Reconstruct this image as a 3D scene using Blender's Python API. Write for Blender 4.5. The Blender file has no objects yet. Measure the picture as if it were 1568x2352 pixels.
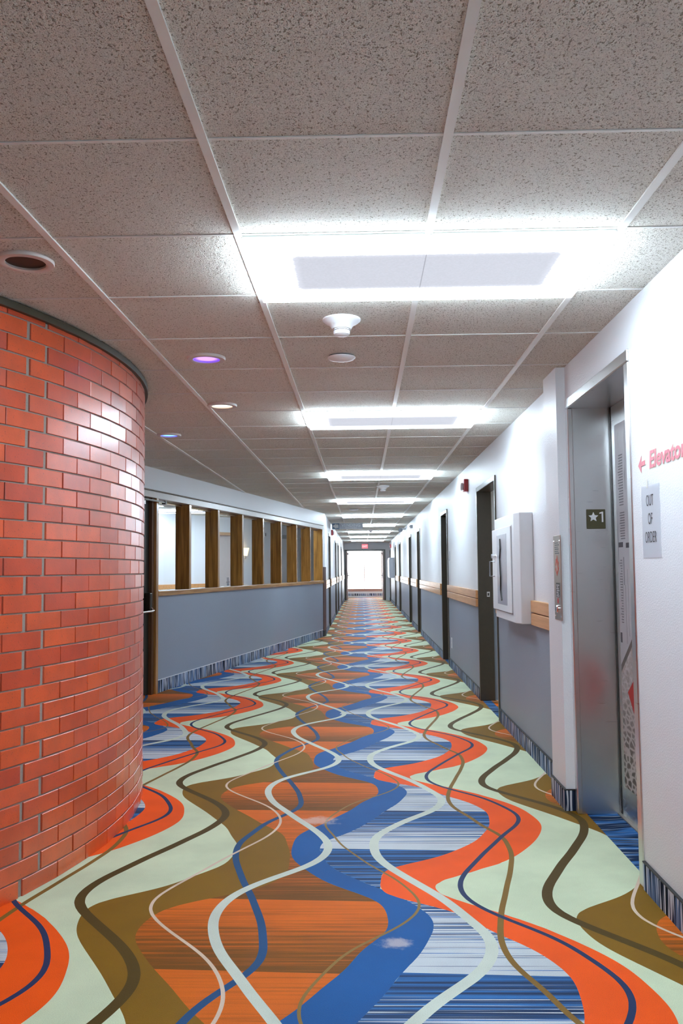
import bpy, bmesh, math, random
from mathutils import Matrix, Vector
random.seed(7)
D = bpy.data
scene = bpy.context.scene
COL = scene.collection

# ---------------------------------------------------------------- camera
FPX, YAW, PITCH, ROLL, CAMH = [1965.935187, -0.022857, 0.066992, -0.009183, 1.261077]
cam = D.cameras.new('camera')
co = D.objects.new('camera', cam)
COL.objects.link(co)
F = Vector((math.sin(YAW)*math.cos(PITCH), math.cos(YAW)*math.cos(PITCH), math.sin(PITCH)))
R0 = Vector((math.cos(YAW), -math.sin(YAW), 0))
U0 = R0.cross(F)
R = math.cos(ROLL)*R0 + math.sin(ROLL)*U0
U = -math.sin(ROLL)*R0 + math.cos(ROLL)*U0
co.matrix_world = Matrix(((R.x, U.x, -F.x, 0), (R.y, U.y, -F.y, 0), (R.z, U.z, -F.z, CAMH), (0, 0, 0, 1)))
cam.sensor_fit = 'VERTICAL'
cam.sensor_height = 36.0
cam.sensor_width = 24.0
cam.lens = 36.0*FPX/2352.0
cam.clip_start = 0.05
scene.camera = co

# ---------------------------------------------------------------- world, exposure
w = D.worlds.new('world')
scene.world = w
w.use_nodes = True
bg = w.node_tree.nodes['Background']
bg.inputs[0].default_value = (0.93, 0.96, 1.0, 1)
bg.inputs[1].default_value = 5.0
vs = scene.view_settings
vs.view_transform = 'Standard'
vs.look = 'None'
vs.exposure = 1.27
vs.gamma = 1.0
vs.use_curve_mapping = False
RIM = 12.0          # radiance of the fixtures' bright rims
H = 2.329          # ceiling height
T = 0.6096         # ceiling grid module
GX, GY = -0.384, 2.058
XN, XF, XL = 1.10, 1.13, -0.71   # near right wall, far right wall, far left wall
YE = 34.9          # end of corridor

def area_lamp(name, loc, sx, sy, power, color, rot=(0, 0, 0)):
    l = D.lights.new(name, 'AREA')
    l.shape = 'RECTANGLE'; l.size = sx; l.size_y = sy; l.energy = power; l.color = color
    o = D.objects.new(name, l); COL.objects.link(o); o.location = loc; o.rotation_euler = rot
    return o

# ---------------------------------------------------------------- node helpers
class NT:
    def __init__(s, name):
        s.m = D.materials.new(name); s.m.use_nodes = True
        s.t = s.m.node_tree; s.n = s.t.nodes
        s.b = s.n['Principled BSDF']
    def node(s, typ, **kw):
        nd = s.n.new(typ)
        for k, v in kw.items(): setattr(nd, k, v)
        return nd
    def put(s, sock, v):
        if v is None: return
        if isinstance(v, bpy.types.NodeSocket): s.t.links.new(v, sock)
        elif isinstance(v, (tuple, list)) and len(v) == 3 and len(sock.default_value) == 4: sock.default_value = (*v, 1)
        else: sock.default_value = v
    def math(s, op, a, b=None, c=None, clamp=False):
        nd = s.node('ShaderNodeMath', operation=op); nd.use_clamp = clamp
        for i, v in enumerate((a, b, c)): s.put(nd.inputs[i], v)
        return nd.outputs[0]
    def mix(s, f, a, b):
        nd = s.node('ShaderNodeMix', data_type='RGBA')
        s.put(nd.inputs[0], f); s.put(nd.inputs[6], a); s.put(nd.inputs[7], b)
        return nd.outputs[2]
    def pos(s, obj=True):
        return s.node('ShaderNodeTexCoord').outputs['Object'] if obj else s.node('ShaderNodeNewGeometry').outputs['Position']
    def sep(s, v):
        nd = s.node('ShaderNodeSeparateXYZ'); s.put(nd.inputs[0], v); return nd.outputs
    def comb(s, x, y, z):
        nd = s.node('ShaderNodeCombineXYZ')
        for i, v in enumerate((x, y, z)): s.put(nd.inputs[i], v)
        return nd.outputs[0]
    def scale(s, v, sc):
        nd = s.node('ShaderNodeMapping'); s.put(nd.inputs[0], v); nd.inputs['Scale'].default_value = sc
        return nd.outputs[0]
    def noise(s, v, scale, detail=3, rough=.5):
        nd = s.node('ShaderNodeTexNoise'); s.put(nd.inputs['Vector'], v)
        nd.inputs['Scale'].default_value = scale; nd.inputs['Detail'].default_value = detail
        nd.inputs['Roughness'].default_value = rough
        return nd.outputs[0]
    def ss(s, v, a, b, lo=0., hi=1.):
        nd = s.node('ShaderNodeMapRange', interpolation_type='SMOOTHSTEP')
        s.put(nd.inputs[0], v)
        for i, x in enumerate((a, b, lo, hi)): nd.inputs[i+1].default_value = x
        return nd.outputs[0]
    def bump(s, hgt, strength, dist=.01):
        nd = s.node('ShaderNodeBump'); nd.inputs['Strength'].default_value = strength
        nd.inputs['Distance'].default_value = dist
        s.put(nd.inputs['Height'], hgt); s.t.links.new(nd.outputs[0], s.b.inputs['Normal'])
    def set(s, col=None, rough=None, metal=None, spec=None, coat=None, coat_r=None, emis=None, es=None, trans=None, alpha=None):
        for k, v in (('Base Color', col), ('Roughness', rough), ('Metallic', metal), ('Specular IOR Level', spec),
                     ('Coat Weight', coat), ('Coat Roughness', coat_r), ('Emission Color', emis), ('Emission Strength', es),
                     ('Transmission Weight', trans), ('Alpha', alpha)):
            s.put(s.b.inputs[k], v) if v is not None else None
        return s.m

def plain(name, col, rough=.5, metal=0., var=.06, nscale=20, bump=0., spec=.5, coat=0., **kw):
    n = NT(name); p = n.pos()
    v = n.noise(p, nscale, 4)
    f = n.math('MULTIPLY_ADD', v, var*2, 1-var)
    mul = n.node('ShaderNodeVectorMath', operation='SCALE'); mul.inputs[0].default_value = col
    n.put(mul.inputs['Scale'], f)
    n.put(n.b.inputs['Base Color'], mul.outputs[0])
    if bump: n.bump(v, bump, .004)
    return n.set(rough=rough, metal=metal, spec=spec, coat=coat, **kw)

# ---------------------------------------------------------------- geometry helpers
def box(bm, x0, x1, y0, y1, z0, z1, M=None):
    vs_ = [bm.verts.new((x, y, z)) for z in (z0, z1) for y in (y0, y1) for x in (x0, x1)]
    for f in ((0, 2, 3, 1), (4, 5, 7, 6), (0, 1, 5, 4), (2, 6, 7, 3), (0, 4, 6, 2), (1, 3, 7, 5)):
        bm.faces.new([vs_[i] for i in f])
    if M is not None: bmesh.ops.transform(bm, matrix=M, verts=vs_)
    return vs_
def boxes(L, M=None):
    bm = bmesh.new()
    for b in L: box(bm, *b, M=M)
    return bm
def bevel(bm, w_, seg=2):
    bmesh.ops.bevel(bm, geom=list(bm.edges), offset=w_, segments=seg, affect='EDGES', profile=.5, clamp_overlap=True)
    return bm
def lathe(prof, seg=40, axis='Z'):
    bm = bmesh.new(); rings = []
    for r, z in prof:
        if r < 1e-6: rings.append([bm.verts.new((0, 0, z))])
        else: rings.append([bm.verts.new((r*math.cos(2*math.pi*i/seg), r*math.sin(2*math.pi*i/seg), z)) for i in range(seg)])
    for a, b in zip(rings, rings[1:]):
        for i in range(seg):
            j = (i+1) % seg
            f = [a[i % len(a)], a[j % len(a)], b[j % len(b)], b[i % len(b)]]
            f = list(dict.fromkeys(f))
            if len(f) > 2:
                try: bm.faces.new(f)
                except ValueError: pass
    if axis == 'X': bmesh.ops.rotate(bm, verts=bm.verts, matrix=Matrix.Rotation(-math.pi/2, 3, 'Y'))   # z -> -x
    if axis == 'Y': bmesh.ops.rotate(bm, verts=bm.verts, matrix=Matrix.Rotation(math.pi/2, 3, 'X'))    # z -> -y
    bmesh.ops.recalc_face_normals(bm, faces=bm.faces)
    return bm
def tube(pts, r, seg=12):
    bm = bmesh.new(); prev = None
    pts = [Vector(p) for p in pts]
    for i, p in enumerate(pts):
        d = (pts[min(i+1, len(pts)-1)] - pts[max(i-1, 0)]).normalized()
        a = d.cross(Vector((.3, .2, .93))).normalized(); b = d.cross(a)
        ring = [bm.verts.new(p + r*(math.cos(t)*a + math.sin(t)*b)) for t in [2*math.pi*k/seg for k in range(seg)]]
        if prev:
            for k in range(seg): bm.faces.new((prev[k], prev[(k+1) % seg], ring[(k+1) % seg], ring[k]))
        else: bm.faces.new(ring[::-1])
        prev = ring
    bm.faces.new(prev)
    bmesh.ops.recalc_face_normals(bm, faces=bm.faces)
    return bm
def poly(pts, d0, d1, axis='X'):
    """extrude a 2-D polygon between two depths"""
    bm = bmesh.new()
    def P(a, b, d): return {'X': (d, a, b), 'Y': (a, d, b), 'Z': (a, b, d)}[axis]
    A = [bm.verts.new(P(a, b, d0)) for a, b in pts]; B = [bm.verts.new(P(a, b, d1)) for a, b in pts]
    bm.faces.new(A); bm.faces.new(B[::-1])
    for i in range(len(pts)):
        j = (i+1) % len(pts); bm.faces.new((A[i], B[i], B[j], A[j]))
    bmesh.ops.recalc_face_normals(bm, faces=bm.faces)
    return bm
def join(*bms):
    out = bmesh.new()
    for b in bms:
        me = D.meshes.new('tmp'); b.to_mesh(me); out.from_mesh(me); D.meshes.remove(me); b.free()
    return out
def obj(name, bm, mat, parent=None, smooth=False, loc=None, rot=None, label=None):
    me = D.meshes.new(name); bm.to_mesh(me); bm.free()
    for m in (mat if isinstance(mat, (list, tuple)) else [mat]): me.materials.append(m)
    if smooth:
        me.polygons.foreach_set('use_smooth', [True]*len(me.polygons))
        me.set_sharp_from_angle(angle=math.radians(35))
    o = D.objects.new(name, me); COL.objects.link(o)
    if parent: o.parent = parent
    if loc: o.location = loc
    if rot: o.rotation_euler = rot
    if label: o['label'] = label
    return o
def tag(o, label, cat, group=None):
    o['label'] = label; o['category'] = cat
    if group: o['group'] = group
    return o
def thing(name, label, cat, loc=(0, 0, 0), rz=0, group=None):
    o = D.objects.new(name, None); COL.objects.link(o); o.location = loc; o.rotation_euler = (0, 0, rz)
    o.empty_display_size = .1
    return tag(o, label, cat, group)
def struct(name, bm, mat, parent=None, **k):
    o = obj(name, bm, mat, parent, **k); o['kind'] = 'structure'; return o
def sroot(name, loc=(0, 0, 0), rz=0):
    o = D.objects.new(name, None); COL.objects.link(o); o.location = loc; o.rotation_euler = (0, 0, rz)
    o['kind'] = 'structure'; return o
def copy_tree(o, parent=None):
    c = o.copy(); COL.objects.link(c); c.parent = parent
    for ch in [x for x in D.objects if x.parent == o]: copy_tree(ch, c)
    return c
def text_bm(s, size, depth=.001, bold=0., xs=1., shear=0., align='CENTER', spacing=1.):
    cu = D.curves.new('t', 'FONT'); cu.body = s; cu.size = size; cu.extrude = depth; cu.offset = bold
    cu.shear = shear; cu.align_x = align; cu.space_character = spacing; cu.resolution_u = 4
    o = D.objects.new('t', cu); COL.objects.link(o)
    me = D.meshes.new_from_object(o.evaluated_get(bpy.context.evaluated_depsgraph_get()))
    bm = bmesh.new(); bm.from_mesh(me)
    D.objects.remove(o); D.curves.remove(cu); D.meshes.remove(me)
    bmesh.ops.scale(bm, vec=(xs, 1, 1), verts=bm.verts)
    return bm
# text laid on a wall facing -X (right wall, reads towards -Y) : local x -> -Y, y -> Z, z -> -X
M_R = Matrix(((0, 0, -1, 0), (-1, 0, 0, 0), (0, 1, 0, 0), (0, 0, 0, 1)))
# text facing -Y : x -> X, y -> Z, z -> -Y
M_F = Matrix(((1, 0, 0, 0), (0, 0, -1, 0), (0, 1, 0, 0), (0, 0, 0, 1)))
def on(bm, M, loc):
    bmesh.ops.transform(bm, matrix=Matrix.Translation(loc) @ M, verts=bm.verts); return bm

# ---------------------------------------------------------------- materials
def m_ceiling():
    n = NT('acoustic_ceiling_tile'); p = n.pos()
    st = n.scale(p, (1.15, .85, 1))
    a = n.noise(st, 260, 2.5, .6); b = n.noise(st, 120, 2, .5); c = n.noise(p, 500, 2, .5)
    pit = n.math('MAXIMUM', n.ss(a, .42, .33), n.math('MULTIPLY', n.ss(b, .40, .32), .9))
    fleck = n.ss(c, .3, .7, .93, 1.04)
    col = n.mix(pit, (.92, .895, .80), (.44, .38, .28))
    m2 = n.node('ShaderNodeVectorMath', operation='SCALE'); n.put(m2.inputs[0], col); n.put(m2.inputs['Scale'], fleck)
    hgt = n.math('MULTIPLY_ADD', pit, -1.2, n.math('MULTIPLY_ADD', a, .5, n.math('MULTIPLY', n.noise(st, 90, 3), .7)))
    n.put(n.b.inputs['Base Color'], m2.outputs[0]); n.bump(hgt, 1., .009)
    return n.set(rough=.9, spec=.1)
M_CEIL = m_ceiling()
M_TEE = plain('white_ceiling_tee', (.84, .84, .79), .45, var=.03)
def m_wall(two, zs=.95):
    n = NT('textured_wall_paint_two_tone' if two else 'white_wall_paint'); p = n.pos(False)
    t = n.noise(p, 150, 2); t2 = n.noise(p, 1.2, 2)
    col = n.mix(t2, (.75, .77, .80), (.80, .82, .85))
    if two:
        z = n.sep(p)[2]
        col = n.mix(n.ss(z, zs-.001, zs+.001), n.mix(t2, (.255, .30, .375), (.29, .34, .415)), col)
    n.put(n.b.inputs['Base Color'], col); n.bump(t, .28, .005)
    return n.set(rough=.42, spec=.45)
M_WALL, M_WALL2, M_WALL3 = m_wall(False), m_wall(True), m_wall(True, 1.03)
M_LOBBY = plain('lobby_wall_paint', (.75, .68, .56), .6, nscale=3)
M_WHITE = plain('white_enamel', (.72, .73, .75), .35, var=.02)
M_FRAME = plain('dark_bronze_door_frame', (.055, .045, .03), .28, var=.15, nscale=40, spec=.6)
M_LEAF = plain('dark_brown_door_leaf', (.06, .048, .032), .35, var=.2, nscale=30)
M_CHROME = plain('chrome', (.75, .75, .77), .15, 1., var=.03)
M_BLACK = plain('black_plastic', (.02, .02, .018), .4)
def m_wood(name, c1, c2, rough=.3, axis=2, coat=.3, bmp=.03):
    n = NT(name); p = n.pos()
    sc = [28, 28, 28]; sc[axis] = 1.6
    g = n.noise(n.scale(p, tuple(sc)), 1, 5, .6)
    sc2 = [130, 130, 130]; sc2[axis] = 4
    g2 = n.noise(n.scale(p, tuple(sc2)), 1, 2, .5)
    f = n.ss(n.math('MULTIPLY_ADD', g2, .35, n.math('MULTIPLY', g, .75)), .38, .72)
    n.put(n.b.inputs['Base Color'], n.mix(f, c1, c2)); 
    if bmp: n.bump(g, bmp, .003)
    return n.set(rough=rough, coat=coat, coat_r=.14)
M_WOOD = m_wood('varnished_walnut', (.20, .09, .018), (.50, .25, .06), coat=1.)
M_WOODH = m_wood('varnished_walnut_sill', (.28, .14, .045), (.46, .25, .09), .25, axis=0)
M_RAIL = m_wood('orange_oak_rail', (.62, .30, .11), (.76, .40, .17), .4, axis=1, coat=.25, bmp=0)
def m_steel():
    n = NT('brushed_stainless_steel'); p = n.pos(False)
    g = n.noise(n.scale(p, (6, 6, 220)), 1, 2, .5); l = n.noise(p, 3.5, 3)
    n.put(n.b.inputs['Base Color'], n.mix(l, (.66, .665, .66), (.76, .765, .765)))
    n.put(n.b.inputs['Roughness'], n.math('MULTIPLY_ADD', g, .12, .24))
    return n.set(metal=1.)
M_STEEL = m_steel()
def m_stripe_base():
    n = NT('striped_carpet_baseboard'); p = n.pos(False); s = n.sep(p)
    u = n.math('ADD', s[1], n.math('MULTIPLY', s[0], 1.0))
    a = n.noise(n.comb(u, 0, n.math('MULTIPLY', s[2], .04)), 48, 2, .6)
    b = n.noise(n.comb(u, 3.3, 0), 11, 2, .5)
    fu = n.noise(p, 400, 1)
    col = n.mix(n.ss(b, .44, .52), (.018, .03, .065), (.13, .21, .38))
    col = n.mix(n.ss(a, .51, .57), col, (.62, .66, .74))
    col = n.mix(n.ss(a, .46, .40), col, (.008, .012, .02))
    n.put(n.b.inputs['Base Color'], col); n.bump(fu, .5, .003)
    return n.set(rough=.95, spec=.1)
M_BASE = m_stripe_base()
M_CAP = plain('black_baseboard_cap', (.015, .018, .02), .5)
def m_glass():
    n = NT('window_glass')
    tr = n.node('ShaderNodeBsdfTransparent'); tr.inputs[0].default_value = (.96, .97, .97, 1)
    gl = n.node('ShaderNodeBsdfGlossy'); gl.inputs['Roughness'].default_value = .03
    fr = n.node('ShaderNodeLayerWeight'); fr.inputs[0].default_value = .5
    fac = n.math('MULTIPLY_ADD', n.math('POWER', fr.outputs['Facing'], 4.), .10, .02)
    mx = n.node('ShaderNodeMixShader')
    n.t.links.new(fac, mx.inputs[0]); n.t.links.new(tr.outputs[0], mx.inputs[1]); n.t.links.new(gl.outputs[0], mx.inputs[2])
    n.t.links.new(mx.outputs[0], n.n['Material Output'].inputs[0])
    return n.m
M_GLASS = m_glass()

# carpet --------------------------------------------------------
CARPET = {"C1": [-0.3655, 0.0232, 0.1893, -0.0028, 0.0228, -0.0013, 0.0039, 0.0005, 0.0015, -0.0006, 0.0004, 0.0001, 0.0005, -0.0003, -0.0003],
 "C2": [0.2256, -0.0627, -0.1777, 0.0072, 0.0131, 0.0016, -0.0052, -0.0011, -0.0012, 0.0001, -0.0001, 0.0003, 0.0014, -0.0001, -0.0003],
 "B1": [-0.4649, -0.0598, -0.0976, 0.01, 0.0093, -0.0005, -0.0052, 0.0005, 0.0039, -0.0008, -0.0014, 0.0002, 0.0003, 0.0004, 0.0006],
 "T1": [-0.6029, -0.1302, 0.1337, 0.0262, 0.0069, 0.0059, -0.0056, -0.0002, -0.0008, -0.0001, -0.0001, -0.0004, -0.0, 0.0003, 0.0001],
 "BL": [-0.9058, -0.1629, 0.0903, 0.0204, 0.0182, 0.0031, -0.0003, 0.0013, -0.0015, -0.0007, -0.0003, 0.0001, 0.0003, -0.0001, 0.0007],
 "N1": [0.5784, -0.1909, 0.0238, 0.0062, 0.0234, 0.0, 0.0065, 0.0025, -0.003, -0.0015, 0.0005, -0.0001, 0.0003, 0.0001, -0.0005],
 "G1": [0.5573, 0.0323, 0.0877, -0.0072, -0.0084, -0.0007, -0.0009, 0.0019, 0.0013, -0.002, -0.0005, 0.0011, -0.0005, -0.0002, 0.0009],
 "G2": [-0.0093, 0.1375, -0.1291, -0.0164, -0.0188, -0.0046, -0.0009, 0.0035, 0.0028, -0.0015, -0.0013, 0.0016, 0.0, 0.0009, 0.0002],
 "OR": [0.6452, -0.2474, 0.0986, -0.0412, 0.0475, -0.0101, 0.0234, -0.0024, 0.0089, 0.0014, 0.0026, -0.0002, -0.0, 0.0005, 0.0001],
 "OL": [0.3968, -0.2749, 0.0442, -0.0523, 0.0209, -0.017, 0.0039, 0.0014, 0.0044, 0.0083, -0.0033, 0.0043, -0.0066, 0.0006, -0.0043],
 "CB": [-0.7892, 0.0667, 0.2151, 0.0379, 0.0141, 0.0064, -0.0066, -0.002, -0.0057, -0.0034, -0.0022, -0.0031, 0.0029, -0.0018, 0.0018],
 "BLo": [-0.1386, -0.0353, -0.2014, -0.0172, -0.0216, -0.0131, 0.0057, -0.0015, 0.0, -0.0002, 0.0025, 0.0001, 0.0047, 0.0015, -0.0003],
 "BHi": [0.0265, -0.072, -0.1979, -0.0111, -0.0307, -0.0, 0.0077, -0.0049, 0.0017, -0.0007, -0.0034, 0.001, -0.0017, 0.0005, 0.0014],
 "BO": [-0.5306, 0.1414, 0.1964, 0.0454, -0.0198, 0.0123, -0.0183, 0.0007, -0.0053, -0.0054, -0.0031, -0.0012, -0.0, 0.0007, 0.0024]}
PW, PP, PS = 1.80, 1.805, 0.05
def fval(c, t):
    v = c[0]
    for k in range(1, (len(c)-1)//2+1): v += c[2*k-1]*math.cos(2*math.pi*k*t) + c[2*k]*math.sin(2*math.pi*k*t)
    return v
def fder(c, t):
    return (fval(c, t+.002) - fval(c, t-.002))/.004/PP
def m_carpet():
    n = NT('wave_patterned_carpet'); p = n.pos(False); s = n.sep(p)
    yy = n.math('MULTIPLY_ADD', s[0], PS, s[1]); x = s[0]
    t = n.math('FRACT', n.math('DIVIDE', yy, PP))
    N = 36
    def curve(vals):
        lo, hi = min(vals), max(vals); d = (hi-lo) or 1e-6
        nd = n.node('ShaderNodeFloatCurve'); cv = nd.mapping.curves[0]
        cv.points[0].location = (0, (vals[0]-lo)/d); cv.points[1].location = (1, (vals[-1]-lo)/d)
        for i in range(1, N): cv.points.new(i/N, (vals[i]-lo)/d)
        nd.mapping.update()
        n.put(nd.inputs['Value'], t)
        return n.math('MULTIPLY_ADD', nd.outputs[0], d, lo)
    ts = [i/N for i in range(N+1)]
    def band(lo, wd):
        l, wv = curve(lo), curve(wd)
        r = n.math('WRAP', n.math('SUBTRACT', x, l), PW, 0.)
        return n.math('LESS_THAN', r, wv)
    def area(a, b): return band([fval(CARPET[a], q) for q in ts], [fval(CARPET[b], q)-fval(CARPET[a], q) for q in ts])
    def line(a, wdt, pw=1.):
        hs = [wdt*(1+fder(CARPET[a], q)**2)**(.5*pw) for q in ts]
        return band([fval(CARPET[a], q)-h_/2 for q, h_ in zip(ts, hs)], hs)
    # saw-tooth blocks inside the striped fields
    sv = n.math('MINIMUM', n.math('DIVIDE', n.math('WRAP', n.math('SUBTRACT', .54, t), 1., 0.), .346), 99.)
    sv2 = n.math('DIVIDE', n.math('WRAP', n.math('SUBTRACT', .194, t), 1., 0.), .654)
    inA = n.math('MULTIPLY', n.math('GREATER_THAN', t, .194), n.math('LESS_THAN', t, .54))
    v = n.math('ADD', n.math('MULTIPLY', inA, sv), n.math('MULTIPLY', n.math('SUBTRACT', 1., inA), sv2))
    yarn = n.noise(n.comb(n.math('MULTIPLY', x, .5), n.math('MULTIPLY', s[1], 80.), 0), 1., 2, .7)
    dens = n.math('MULTIPLY_ADD', v, .34, .30)
    wm = n.ss(n.math('SUBTRACT', yarn, n.math('SUBTRACT', 1., dens)), -.015, .03)
    dk = n.noise(n.comb(n.math('MULTIPLY', x, .4), n.math('MULTIPLY', s[1], 42.), 5), 1., 2, .6)
    blue_s = n.mix(n.ss(dk, .40, .62), (.010, .035, .10), (.03, .17, .46))
    stripes = n.mix(wm, blue_s, (.58, .63, .66))
    # brown field streaks
    ob = n.math('ADD', n.math('MULTIPLY', n.math('MULTIPLY', n.math('GREATER_THAN', t, .53), n.math('LESS_THAN', t, .856)),
                n.math('DIVIDE', n.math('SUBTRACT', t, .53), .326)),
                n.math('MULTIPLY', n.math('SUBTRACT', 1., n.math('MULTIPLY', n.math('GREATER_THAN', t, .53), n.math('LESS_THAN', t, .856))),
                n.math('SUBTRACT', 1., n.math('DIVIDE', n.math('WRAP', n.math('SUBTRACT', .53, t), 1., 0.), .674))))
    ys = n.noise(n.comb(n.math('MULTIPLY', x, 1.5), n.math('MULTIPLY', s[1], 60.), 9), 1., 2, .7)
    of = n.ss(n.math('ADD', n.math('MULTIPLY', ob, .75), n.math('MULTIPLY', n.math('SUBTRACT', ys, .5), 1.3)), .0, .75)
    brown = (.235, .118, .003)
    streak = n.mix(of, (.19, .068, .002), (.72, .145, .004))
    cream = (.64, .73, .50)
    col = cream
    col = n.mix(area('CB', 'BLo'), col, brown)
    col = n.mix(area('BO', 'BLo'), col, streak)
    bl = line('BL', .040)
    col = n.mix(bl, col, (.085, .050, .004))
    col = n.mix(area('BLo', 'BHi'), col, (.004, .10, .33))
    col = n.mix(area('BHi', 'OL'), col, stripes)
    col = n.mix(area('OL', 'OR'), col, (.96, .105, .002))
    col = n.mix(line('B1', .029), col, (.012, .075, .20))
    col = n.mix(line('T1', .013), col, (.70, .55, .42))
    col = n.mix(line('G1', .022), col, (.24, .13, .02))
    col = n.mix(line('G2', .011), col, (.28, .17, .045))
    col = n.mix(line('N1', .021), col, (.015, .035, .11))
    col = n.mix(line('C1', .038), col, (.62, .68, .58))
    col = n.mix(line('C2', .042), col, (.62, .68, .58))
    # two pale scuffed stains
    for sx, sy, rx, ry in ((-.235, 4.40, .13, .075), (.105, 2.98, .065, .045)):
        dx = n.math('DIVIDE', n.math('SUBTRACT', x, sx), rx); dy = n.math('DIVIDE', n.math('SUBTRACT', s[1], sy), ry)
        dist = n.math('SQRT', n.math('ADD', n.math('MULTIPLY', dx, dx), n.math('MULTIPLY', dy, dy)))
        dist = n.math('ADD', dist, n.math('MULTIPLY', n.math('SUBTRACT', n.noise(p, 14, 4, .7), .5), 2.2))
        col = n.mix(n.ss(dist, 1.1, .3, 0., .55), col, (.72, .62, .55))
    # wear and pile
    wear = n.noise(p, 2.3, 4, .6); pile = n.noise(n.scale(p, (1, 1, .2)), 420, 2, .6)
    k = n.math('MULTIPLY', n.ss(wear, .3, .7, .90, 1.06), n.ss(pile, .25, .75, .86, 1.12))
    mu = n.node('ShaderNodeVectorMath', operation='SCALE'); n.put(mu.inputs[0], col); n.put(mu.inputs['Scale'], k)
    n.put(n.b.inputs['Base Color'], mu.outputs[0]); n.bump(pile, .35, .004)
    n.b.inputs['Sheen Weight'].default_value = .06
    n.b.inputs['Sheen Roughness'].default_value = .3
    return n.set(rough=.62, spec=.17)
M_CARPET = m_carpet()
def m_thresh():
    n = NT('blue_streaked_carpet'); p = n.pos(False); s = n.sep(p)
    bend = n.math('MULTIPLY', n.noise(p, 3, 1), .12)
    a = n.noise(n.comb(n.math('MULTIPLY', s[0], 2.5), n.math('MULTIPLY', n.math('ADD', s[1], bend), 75.), 0), 1, 2, .7)
    b = n.noise(n.comb(n.math('MULTIPLY', s[0], 2.), n.math('MULTIPLY', n.math('ADD', s[1], bend), 18.), 4), 1, 2, .7)
    col = n.mix(n.ss(b, .42, .6), (.012, .03, .08), (.04, .16, .42))
    col = n.mix(n.ss(a, .56, .66), col, (.42, .52, .60))
    n.put(n.b.inputs['Base Color'], col)
    return n.set(rough=.95, spec=.1)
M_THRESH = m_thresh()
def m_brick():
    n = NT('glazed_red_brick'); p = n.pos()
    g = n.node('ShaderNodeNewGeometry'); rnd = g.outputs['Random Per Island']
    fine = n.noise(p, 160, 3, .6); big = n.noise(p, 9, 3)
    col = n.mix(rnd, (.56, .050, .004), (.77, .10, .008))
    col = n.mix(n.ss(fine, .38, .28), col, (.22, .03, .012))
    k = n.ss(big, .3, .7, .88, 1.08)
    mu = n.node('ShaderNodeVectorMath', operation='SCALE'); n.put(mu.inputs[0], col); n.put(mu.inputs['Scale'], k)
    n.put(n.b.inputs['Base Color'], mu.outputs[0])
    n.put(n.b.inputs['Roughness'], n.math('MULTIPLY_ADD', fine, .25, .28))
    n.bump(n.math('ADD', fine, n.math('MULTIPLY', n.noise(p, 30, 3), 1.)), .25, .003)
    n.b.inputs['Coat IOR'].default_value = 1.9
    return n.set(spec=.2, coat=1., coat_r=.28)
M_BRICK = m_brick()
M_MORTAR = plain('grey_mortar', (.34, .30, .26), .95, var=.15, nscale=150, bump=.4)

# ================================================================ SHELL
X0, Y0 = -7.2, -4.5
bm = boxes([(X0, 1.34, Y0, 42, -.05, 0)])
struct('floor', bm, M_CARPET)
struct('trim_1', boxes([(1.14, 1.32, 3.52, 4.56, -.05, .0005)]), M_THRESH)
struct('trim_2', boxes([(1.14, 1.22, 7.30, 8.30, -.05, .0005)]), M_THRESH)
struct('trim_3', boxes([(1.14, 1.22, 11.2, 12.1, -.05, .0005)]), M_THRESH)

# ceiling and its exposed grid
tb = boxes([(-.9, 1.35, YE+.1, 42, H+.006, H+.03)])
for c in range(-12, 4):
    for r_ in range(-11, 55):
        x0, y0 = GX+c*T, GY+r_*T
        tx0, tx1 = max(x0+.0118, X0), min(x0+T-.0118, 1.35); ty0, ty1 = max(y0+.0075, Y0), min(y0+T-.0075, YE+.1)
        if tx1-tx0 > .01 and ty1-ty0 > .01: box(tb, tx0, tx1, ty0, ty1, H+.006, H+.022)
ce = struct('ceiling', tb, M_CEIL)
obj('ceiling_void', boxes([(X0, 1.4, Y0, YE+.1, H+.03, H+.04)]), M_BLACK, ce)
g = bmesh.new()
for c in range(-12, 4):
    x = GX + c*T
    if x < 1.12: box(g, x-.012, x+.012, Y0, YE, H, H+.0065)
for r in range(-11, 55):
    y = GY + r*T
    box(g, X0, 1.12, y-.0052, y+.0052, H+.0035, H+.0075)
obj('ceiling_grid', g, M_TEE, ce)

# right wall --------------------------------------------------------------
DR = [(7.17, 8.33), (11.22, 12.08), (16.50, 17.35), (19.42, 20.35), (24.65, 25.75), (28.0, 29.0), (33.2, 34.1)]
ZD = 2.04
L = []
segs = []; y = 4.88
for a, b in DR: segs.append((y, a)); y = b
segs.append((y, YE))
for a, b in segs: L.append((XF, XF+.2, a, b, 0, H+.02))
for a, b in DR: L.append((XF, XF+.2, a, b, ZD, H+.02))
struct('wall_right', boxes(L), M_WALL2)
struct('wall_right_near', boxes([(XN, 1.40, Y0, 3.498, 0, H+.02), (XN, 1.40, 3.498, 4.536, 2.132, H+.02), (XN, 1.40, 4.536, 4.57, 0, H+.02),
        (1.052, 1.40, 4.57, 4.88, 0, H+.02), (1.36, 1.40, 3.498, 4.536, 0, 2.132)]), M_WALL)
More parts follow.
